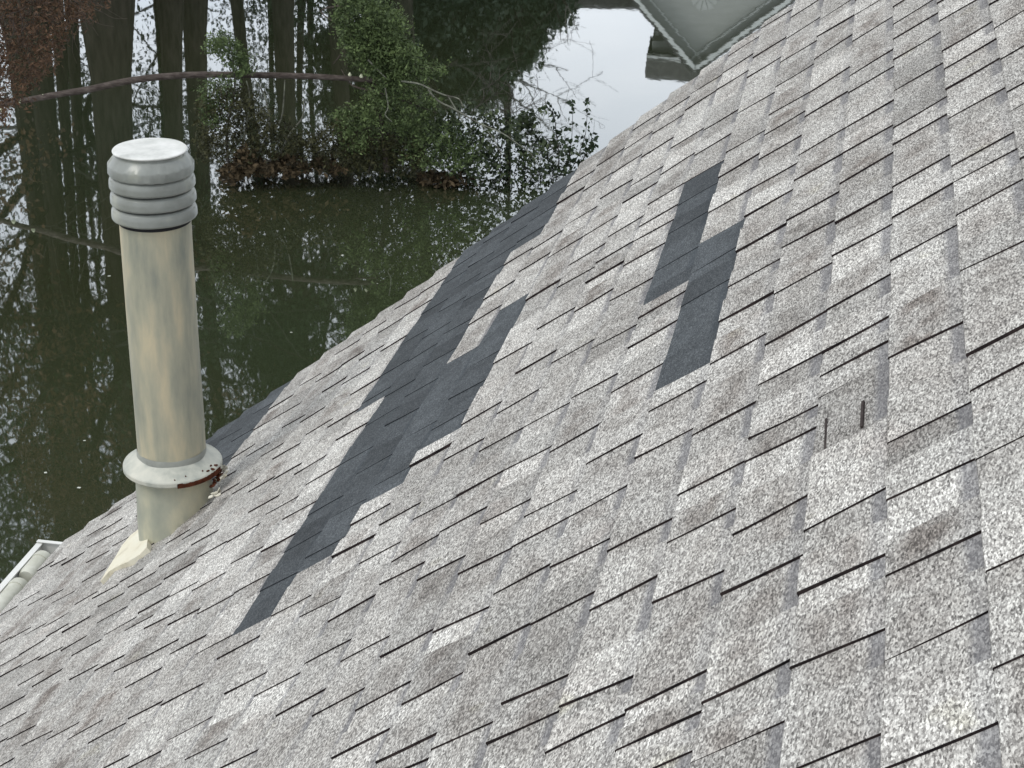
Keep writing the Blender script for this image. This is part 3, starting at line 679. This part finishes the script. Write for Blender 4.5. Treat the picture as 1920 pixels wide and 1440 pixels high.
for e_, sgn in ((eL, -1), (eR, 1)):
    m = MB(); dr = (e_ - apex); Lr = np.linalg.norm(dr) + .5; dr /= np.linalg.norm(dr); nn_ = np.cross(dr, pm); nn_ = nn_ if nn_[2] > 0 else -nn_
    m.box(apex - pm * .56 - nn_ * .12, dr * Lr, pm * .05, nn_ * .17)
    m.build('rake_trim', M_trim, nh)
    m = MB(); m.box(apex - pm * .10 - nn_ * .46, dr * (Lr - .6), pm * .05, nn_ * .06); m.build('inner_trim', M_trim, nh)
m = MB(); fc = nb(1321, -8) - pm * .09
for i in range(5):
    a0 = math.radians(16 + i * 30); a1 = a0 + math.radians(25)
    m.poly([fc, fc + (sx_ * math.cos(a0) + zz * math.sin(a0)) * .62, fc + (sx_ * math.cos(a1) + zz * math.sin(a1)) * .62])
m.build('fan_vent', noise_mat('faded_vent', [(.3, (.42, .44, .41)), (.7, (.48, .50, .47))], 4, 3, .7), nh)
# wing roof seen past the left rake
m = MB(); a, b, c, d_ = nb(1209, 146, 3), nb(1330, 156, 3), nb(1330, 118, 2), nb(1213, 106, 2)
m.box(d_, c - d_, a - d_, pm * 4); m.build('wing_roof', M_dkroof, nh)
m = MB(); a, c = nb(1212, 108, 1.6), nb(1330, 120, 1.6); m.box(a, c - a, zz * -.14, pm * .3); m.build('wing_fascia', M_trim, nh)
m = MB(); a, c = nb(1223, 76, 3), nb(1330, 78, 3); m.box(a, c - a, zz * .95, pm * 3); m.build('wing_wall', M_gab, nh)
m = MB(); a, c = nb(1000, -6, 6), nb(1240, 19, 6); m.box(np.array([a[0], a[1], c[2] - .0]), np.array([c[0] - a[0], c[1] - a[1], .0]), zz * -1.6, pm * 3); 
m.build('porch_roof', M_dkroof, nh)
# make the neighbour's parts relative to ground (posts)
m = MB()
for px in (1228, 1300):
    p = nb(px, 78, 4); m.box(np.array([p[0], p[1], .8]), sx_ * .16, pm * .16, zz * (p[2] - .8))
m.build('post', M_trim, nh)

# ------------------------------------------------------------------ things standing in the water: snag island, fallen limb, shrubs
ID = 27.7
def ip(px, py, dd=0.0): return at_dist(px, py, ID + dd)
M_cedar = leaf_mat('cedar_sprays', (.034, .052, .019), (.115, .16, .058))
M_olive = leaf_mat('olive_brown_sprigs', (.018, .019, .007), (.050, .050, .018))
M_glossy = leaf_mat('small_glossy_leaves', (.014, .024, .011), (.060, .080, .034), .5)
M_dead = leaf_mat('dead_brown_leaves', (.022, .018, .010), (.115, .082, .045), .8)
M_limb = noise_mat('brown_limb_bark', [(.3, (.040, .031, .027)), (.55, (.085, .070, .062)), (.8, (.17, .145, .130))], 9, 7, .9, .1, (1, 1, 3), bump=.01)
def scatter(poly, n, dd=(-.6, .6), jitter=0.):
    """points inside a picture polygon given real depth"""
    xs = [p[0] for p in poly]; ys = [p[1] for p in poly]; out_ = []
    while len(out_) < n:
        x, y = rng.uniform(min(xs), max(xs)), rng.uniform(min(ys), max(ys)); c = False; j = len(poly) - 1
        for i in range(len(poly)):
            if (poly[i][1] > y) != (poly[j][1] > y) and x < (poly[j][0] - poly[i][0]) * (y - poly[i][1]) / (poly[j][1] - poly[i][1]) + poly[i][0]: c = not c
            j = i
        if c: out_.append((x, y, rng.uniform(*dd)))
    return out_
def sprays(poly, n, per, size, mt, parent, name='foliage', dd=(-.6, .6), cl=.10, up_=.0, aspect=2.0, minz=.03, flat=1.):
    Q = scatter(poly, n, dd); C = np.array([ip(*q) for q in Q]); tone = rng.uniform(0, 1, n)
    # little branchlets: leaves strung along short random lines
    d = rng.normal(size=(n, 3)) * [1, 1, .6] + [0, 0, up_]; d /= np.linalg.norm(d, axis=1)[:, None]
    C = np.repeat(C, per, 0) + np.repeat(d, per, 0) * rng.uniform(-1, 1, (n * per, 1)) * cl * 1.6 + rng.normal(0, cl * .28, (n * per, 3))
    keep = C[:, 2] > minz
    return leaves(name, C[keep], size, mt, parent, tone=np.repeat(tone, per)[keep], aspect=aspect)
def limb(pts, r0, r1, mt, parent=None, name='branch', n=7, dd=None):
    P = [ip(p[0], p[1], (p[2] if len(p) > 2 else 0)) for p in pts]
    Q = []; K = len(P)
    for i in range(K - 1):
        for s_ in range(3):
            a = s_ / 3; p_, q_ = P[i], P[i + 1]; pa = P[max(i - 1, 0)]; qa = P[min(i + 2, K - 1)]
            Q.append(.5 * ((2 * p_) + (q_ - pa) * a + (2 * pa - 5 * p_ + 4 * q_ - qa) * a * a + (3 * p_ - pa - 3 * q_ + qa) * a ** 3))
    Q.append(P[-1]); m = MB(); k = len(Q)
    m.tube(Q, [(r0 + (r1 - r0) * i / (k - 1)) * (1 + .08 * mn.noise(Vector((i * .9, r0 * 50, 0)))) for i in range(k)], n)
    return m, Q
# island: mound of mud and dead leaves just breaking the surface
isl = empty('snag_island', on_water(640, 335), 'low mound of rust brown dead leaves and roots standing in the dark water', 'mound')
m = MB(); rs = random.Random(3)
for (cx, cy, w_, d_, h_) in ((495, 312, .62, .28, .09),):
    c = on_water(cx, cy); n = 18; prof = [(1.0, -.25), (.97, 0), (.8, .5), (.45, .85), (.0001, 1.0)]
    base = len(m.v)
    for r_, z_ in prof:
        for j in range(n):
            a = 2 * math.pi * j / n; k_ = 1 + .25 * mn.noise(Vector((math.cos(a) * 1.5 + cx, math.sin(a) * 1.5, z_)))
            m.v.append((c[0] + math.cos(a) * w_ * r_ * k_, c[1] + math.sin(a) * d_ * r_ * k_, z_ * h_))
    for i in range(len(prof) - 1):
        for j in range(n):
            m.f.append((base + i * n + j, base + i * n + (j + 1) % n, base + (i + 1) * n + (j + 1) % n, base + (i + 1) * n + j)); m.m.append(0)
m.build('mud_mound', noise_mat('wet_black_mud', [(.3, (.010, .009, .006)), (.7, (.03, .022, .014))], 6, 6, .7, .3), isl)
sprays([(412, 338), (425, 308), (455, 278), (480, 290), (500, 305), (530, 292), (575, 305), (590, 322), (500, 328), (470, 325), (430, 345)], 190, 14, .045, M_dead, isl, 'dead_leaves', (-.4, .4), .07)
sprays([(585, 300), (620, 300), (650, 318), (610, 325)], 50, 10, .045, M_dead, isl, 'dead_leaves', (-.4, .4), .07)
sprays([(775, 345), (800, 325), (860, 330), (900, 345), (885, 360), (820, 358)], 240, 12, .045, M_dead, isl, 'dead_leaves', (-.4, .4), .07)
# brown-olive undergrowth
ol = empty('olive_shrub', on_water(430, 325), 'olive brown shrub at the left end of the leaf mound, green sprig above it', 'shrub')
sprays([(372, 300), (375, 190), (420, 160), (470, 170), (500, 215), (560, 250), (600, 285), (560, 300), (430, 292)], 560, 12, .024, M_olive, ol, 'foliage', (-.5, .5), .11, .5, 2.6)
sprays([(385, 78), (425, 62), (462, 98), (470, 135), (440, 140), (420, 108), (390, 98)], 130, 20, .022, M_cedar, ol, 'sprig', (-.4, .3), .08, .4, 2.6)
sprays([(380, 150), (430, 145), (440, 200), (400, 240), (375, 220)], 80, 18, .022, M_cedar, ol, 'sprig', (-.4, .3), .10, .4, 2.6)
m, _ = limb([(430, 320, 0), (425, 250, .1), (440, 170, 0), (435, 100, -.1), (428, 72, -.1)], .022, .006, M_twig); m.build('stem', M_twig, ol)
#OB
ob = empty('brown_undergrowth', on_water(680, 325), 'brownish green undergrowth between the leaf mound and the cedar', 'shrub')
sprays([(585, 320), (580, 250), (640, 225), (700, 245), (790, 270), (800, 330), (700, 325)], 420, 12, .026, M_olive, ob, 'foliage', (-.5, .5), .12, .4, 2.6)
m = MB()
for x0 in (600, 640, 690, 745): a, _ = limb([(x0, 325, 0), (x0 + 8, 290, .1), (x0 - 5, 250, 0)], .012, .004, M_twig); m.v, b_ = m.v + a.v, len(m.v); m.f += [tuple(i + b_ for i in f) for f in a.f]; m.m += a.m
m.build('stem', M_twig, ob)
# green cedar
cd = empty('cedar', on_water(720, 325), 'bright green cedar with drooping feathery boughs rising from the mound', 'cedar')
m, _ = limb([(725, 322, 0), (720, 260, 0), (700, 170, 0), (670, 90, 0), (650, 20, 0), (645, -40, 0)], .05, .02, M_limb); m.build('trunk', M_limb, cd, smooth=True)
m = MB()
for pts in (((690, 140), (730, 150), (790, 128), (828, 130)), ((670, 90), (720, 95), (775, 95)), ((655, 40), (700, 30), (738, 45)), ((700, 170), (760, 190), (840, 220)), ((715, 230), (680, 245), (640, 262)),
            ((718, 250), (770, 262), (850, 270)), ((660, 60), (640, 100), (625, 120)), ((650, 10), (600, 20), (640, 50)), ((700, 170), (660, 160), (640, 130))):
    a, _ = limb([(p[0], p[1], rnd.uniform(-.3, .3)) for p in pts], .018, .005, M_limb, n=5); b_ = len(m.v); m.v += a.v; m.f += [tuple(i + b_ for i in f) for f in a.f]; m.m += a.m
m.build('bough', M_limb, cd)
for poly, n in (([(625, -20), (700, -20), (730, 20), (752, 60), (765, 100), (740, 120), (690, 105), (640, 80)], 420), ([(640, 70), (700, 60), (770, 88), (782, 100), (760, 118), (665, 120)], 190),
                ([(660, 90), (760, 85), (800, 118), (832, 128), (800, 150), (740, 160), (690, 145)], 330), ([(690, 150), (790, 155), (820, 190), (800, 230), (730, 250), (680, 215)], 230),
                ([(630, 205), (690, 195), (720, 260), (690, 275), (650, 290), (630, 250)], 150), ([(745, 225), (850, 235), (900, 300), (850, 320), (760, 300)], 280), ([(720, 12), (760, 38), (758, 95), (735, 70)], 70)):
    sprays(poly, int(n * .85), 24, .024, M_cedar, cd, 'foliage', (-.7, .5), .12, -.1, 2.4)
# leafy shrub at the right end
sh = empty('leafy_shrub', on_water(980, 345), 'loose leafy shrub with thin upright stems, right end of the mound by the roof edge', 'shrub')
sprays([(820, 215), (880, 200), (930, 215), (1000, 240), (1020, 215), (1010, 200), (980, 215), (1010, 250), (1060, 270), (1090, 285), (1060, 310), (1050, 350), (1000, 375), (900, 350), (840, 330), (810, 260)], 400, 9, .045, M_glossy, sh, 'foliage', (-.6, .6), .12, .3, 1.7)
sprays([(968, 218), (1000, 212), (1008, 235), (985, 245)], 30, 9, .045, M_glossy, sh, 'foliage', (-.2, .2), .07, .3, 1.7)
m = MB(); stem_pts = []
for pts in (((1040, 350), (1048, 300), (1043, 250), (1038, 215), (1022, 198)), ((1050, 350), (1062, 310), (1072, 260), (1074, 194)), ((1055, 350), (1080, 300), (1098, 250), (1101, 192)), ((1070, 350), (1092, 300), (1118, 260)),
            ((1060, 350), (1070, 300), (1058, 250)), ((1075, 340), (1098, 290), (1108, 275)), ((1040, 350), (1030, 300), (1010, 260)), ((980, 360), (985, 300), (970, 262)), ((930, 350), (955, 310), (948, 262), (940, 240)),
            ((975, 365), (1000, 330), (1035, 300)), ((960, 360), (930, 310), (900, 280), (880, 240))):
    P = [(p[0], p[1], rnd.uniform(-.15, .15)) for p in pts]; a, Q = limb(P, .010, .003, M_twig, n=4); b_ = len(m.v); m.v += a.v; m.f += [tuple(i + b_ for i in f) for f in a.f]; m.m += a.m; stem_pts += Q[2:]
m.build('stem', M_bark, sh)
SP = np.array(stem_pts); leaves('stem_leaves', np.repeat(SP, 7, 0) + rng.normal(0, .045, (len(SP) * 7, 3)), .055, M_ever, sh, aspect=1.7)
# pale lichened bare shrub stems rising from the mound, meeting the limb
bs = empty('bare_lichened_sapling', on_water(482, 300), 'pale lichen spotted bare sapling forking up from the brown leaf mound', 'sapling')
for pts in (((478, 305), (497, 263), (510, 250), (527, 223), (532, 187), (534, 150)), ((507, 252), (503, 210), (496, 178), (478, 150)), ((452, 290), (457, 262), (463, 228), (468, 182), (462, 152)),
            ((463, 228), (480, 215), (495, 205)), ((520, 300), (543, 252), (567, 220), (569, 188))):
    m, _ = limb([(p[0], p[1], 0) for p in pts], .020, .009, M_pale, n=6); m.build('stem', M_pale, bs, smooth=True)
# pale fork on the right, beyond the cedar
pf = empty('pale_forked_branch', ip(903, 233), 'pale grey forked bare branch sloping down across the green shrub', 'branch')
for pts, r0 in ((((752, 152), (785, 157), (807, 167), (833, 178), (860, 185), (868, 200)), .016), (((803, 168), (820, 188), (847, 202), (873, 217), (903, 233), (942, 250), (967, 267), (997, 290), (1010, 310)), .015),
                (((840, 180), (855, 205), (868, 230), (885, 245)), .010), (((903, 233), (925, 260), (940, 290)), .010), (((722, 165), (728, 200), (722, 215), (735, 228)), .012), (((690, 112), (712, 135), (724, 146)), .014)):
    m, _ = limb([(p[0], p[1], -.65) for p in pts], r0, r0 * .45, M_pale, n=6); m.build('fork', M_pale, pf, smooth=True)
# grey fan of fine bare twigs over the bright water
tf = empty('fine_twig_shrub', on_water(960, 350), 'fan of very fine bare grey twigs against the bright water', 'shrub')
m = MB()
def fan(px, py, ang, L, r, lev):
    x, y = px, py; pts = [(x, y, .3)]
    for i in range(4):
        ang += rs.gauss(0, .16); x += math.cos(ang) * L / 4; y -= math.sin(ang) * L / 4; pts.append((x, y, .3 + rs.uniform(-.15, .15)))
    P = [ip(*p) for p in pts]; m.tube(P, [r, r * .9, r * .8, r * .65, r * .5], 3, cap=False)
    if lev < 4:
        for j in (1, 2, 3, 4):
            if rs.random() < .82: fan(pts[j][0], pts[j][1], ang + rs.choice([-1, 1]) * rs.uniform(.3, .8), L * rs.uniform(.45, .7), r * .7, lev + 1)
rs = random.Random(11)
fan(940, 330, 1.9, 90, .010, 1); fan(930, 300, 1.3, 100, .009, 1); fan(905, 240, .45, 90, .008, 1); fan(880, 215, .8, 80, .007, 1); fan(900, 170, .35, 75, .005, 2); fan(960, 340, 1.5, 80, .008, 1); fan(850, 300, 1.2, 70, .007, 1)
m.build('twigs', M_twig, tf)
# fallen limb
fl = empty('fallen_limb', ip(330, 141, .4), 'long brown dead limb arching over the dark water from the left edge to the cedar', 'limb')
m, Q = limb([(-130, 240, 2.10), (-40, 206, 1.85), (0, 196, 1.70), (60, 186, 1.50), (115, 176, 1.30), (170, 167, 1.15), (250, 150, 0.90), (330, 142, 0.70), (400, 140, 0.60), (500, 141, 0.30), (600, 144, 0.05), (680, 149, -0.10), (724, 151, -0.15)], .05, .035, M_limb, n=10)
m = MB(); k = len(Q)
def lr(i):
    x = i / (k - 1); return (.036 + .018 * math.sin(min(x, 1) * math.pi)) * (1 + .10 * mn.noise(Vector((i * .8, 0, 2))))
m.tube(Q, [lr(i) for i in range(k)], 12); lm = m.build('bark_limb', M_limb, fl, smooth=True)
m = MB(); q0 = Q[-3]
for e_ in ((700, 140), (706, 163), (728, 158), (722, 143)): m.tube([q0, ip(e_[0], e_[1], -.2)], [.025, .008], 5)
m.build('broken_end', M_limb, fl)
M_fung = noise_mat('pale_fungus', [(.3, (.42, .45, .30)), (.7, (.68, .70, .52))], 20, 3, .8)
for x, y, s_ in ((38, 190, .035), (81, 181, .034), (3, 206, .04), (656, 140, .03), (678, 143, .035), (268, 148, .018), (212, 158, .022)):
    kn = MB(); p = ip(x, y, .8 - x * .0027 + .83); kn.tube([p - [0, 0, s_ * .6], p, p + [0, 0, s_ * 1.1]], [s_ * .8, s_, s_ * .3], 6)
    kn.build('pale_fungus', M_fung, fl)
# rusty cypress bough hanging into the top left corner
rc = empty('rusty_cypress_bough', at_dist(30, 60, 24), 'rust brown feathery cypress twigs hanging into the top left corner', 'bough')
def cp(px, py, dd=0.): return at_dist(px, py, 24 + dd)
_ip = ip
ip = cp
m = MB(); SPn = []
for i in range(60):
    x, y = rs.uniform(-60, 150), rs.uniform(-40, 60); a = rs.uniform(-2.6, -.9) if rs.random() < .7 else rs.uniform(-.6, .4); P = [(x, y, rs.uniform(-.8, .8))]
    for j in range(4):
        a += rs.gauss(0, .35); P.append((P[-1][0] + math.cos(a) * 26, P[-1][1] - math.sin(a) * 24, P[0][2]))
    a_, Q = limb(P, .006, .0025, M_twig, n=3); b_ = len(m.v); m.v += a_.v; m.f += [tuple(q + b_ for q in f) for f in a_.f]; m.m += a_.m; SPn += [q for q in Q]
m.build('twigs', M_rustleaf if False else M_limb, rc)
sprays([(-40, -40), (200, -40), (170, 30), (130, 60), (110, 110), (50, 180), (20, 220), (-40, 260)], 640, 14, .020, M_rustleaf, rc, 'foliage', (-.9, .9), .12, -.2, 3.5)
ip = _ip
# a few pale flecks floating on the lake
M_fleck = mat('floating_petal', (.55, .56, .50), .7)[0]
fk = MB()
for i in range(22):
    x, y = rng.uniform(0, 900), rng.uniform(180, 940); p = on_water(x, y, .003); s_ = rng.uniform(.008, .028); a = rng.uniform(0, 3)
    fk.poly([p + [math.cos(a + w) * s_, math.sin(a + w) * s_ * rng.uniform(.5, 1), 0] for w in (0, 1.4, 2.9, 4.4)])
o_ = fk.build('floating_debris', M_fleck); setp(o_, 'scattered pale flecks of leaf floating on the lake', 'debris', kind='stuff')
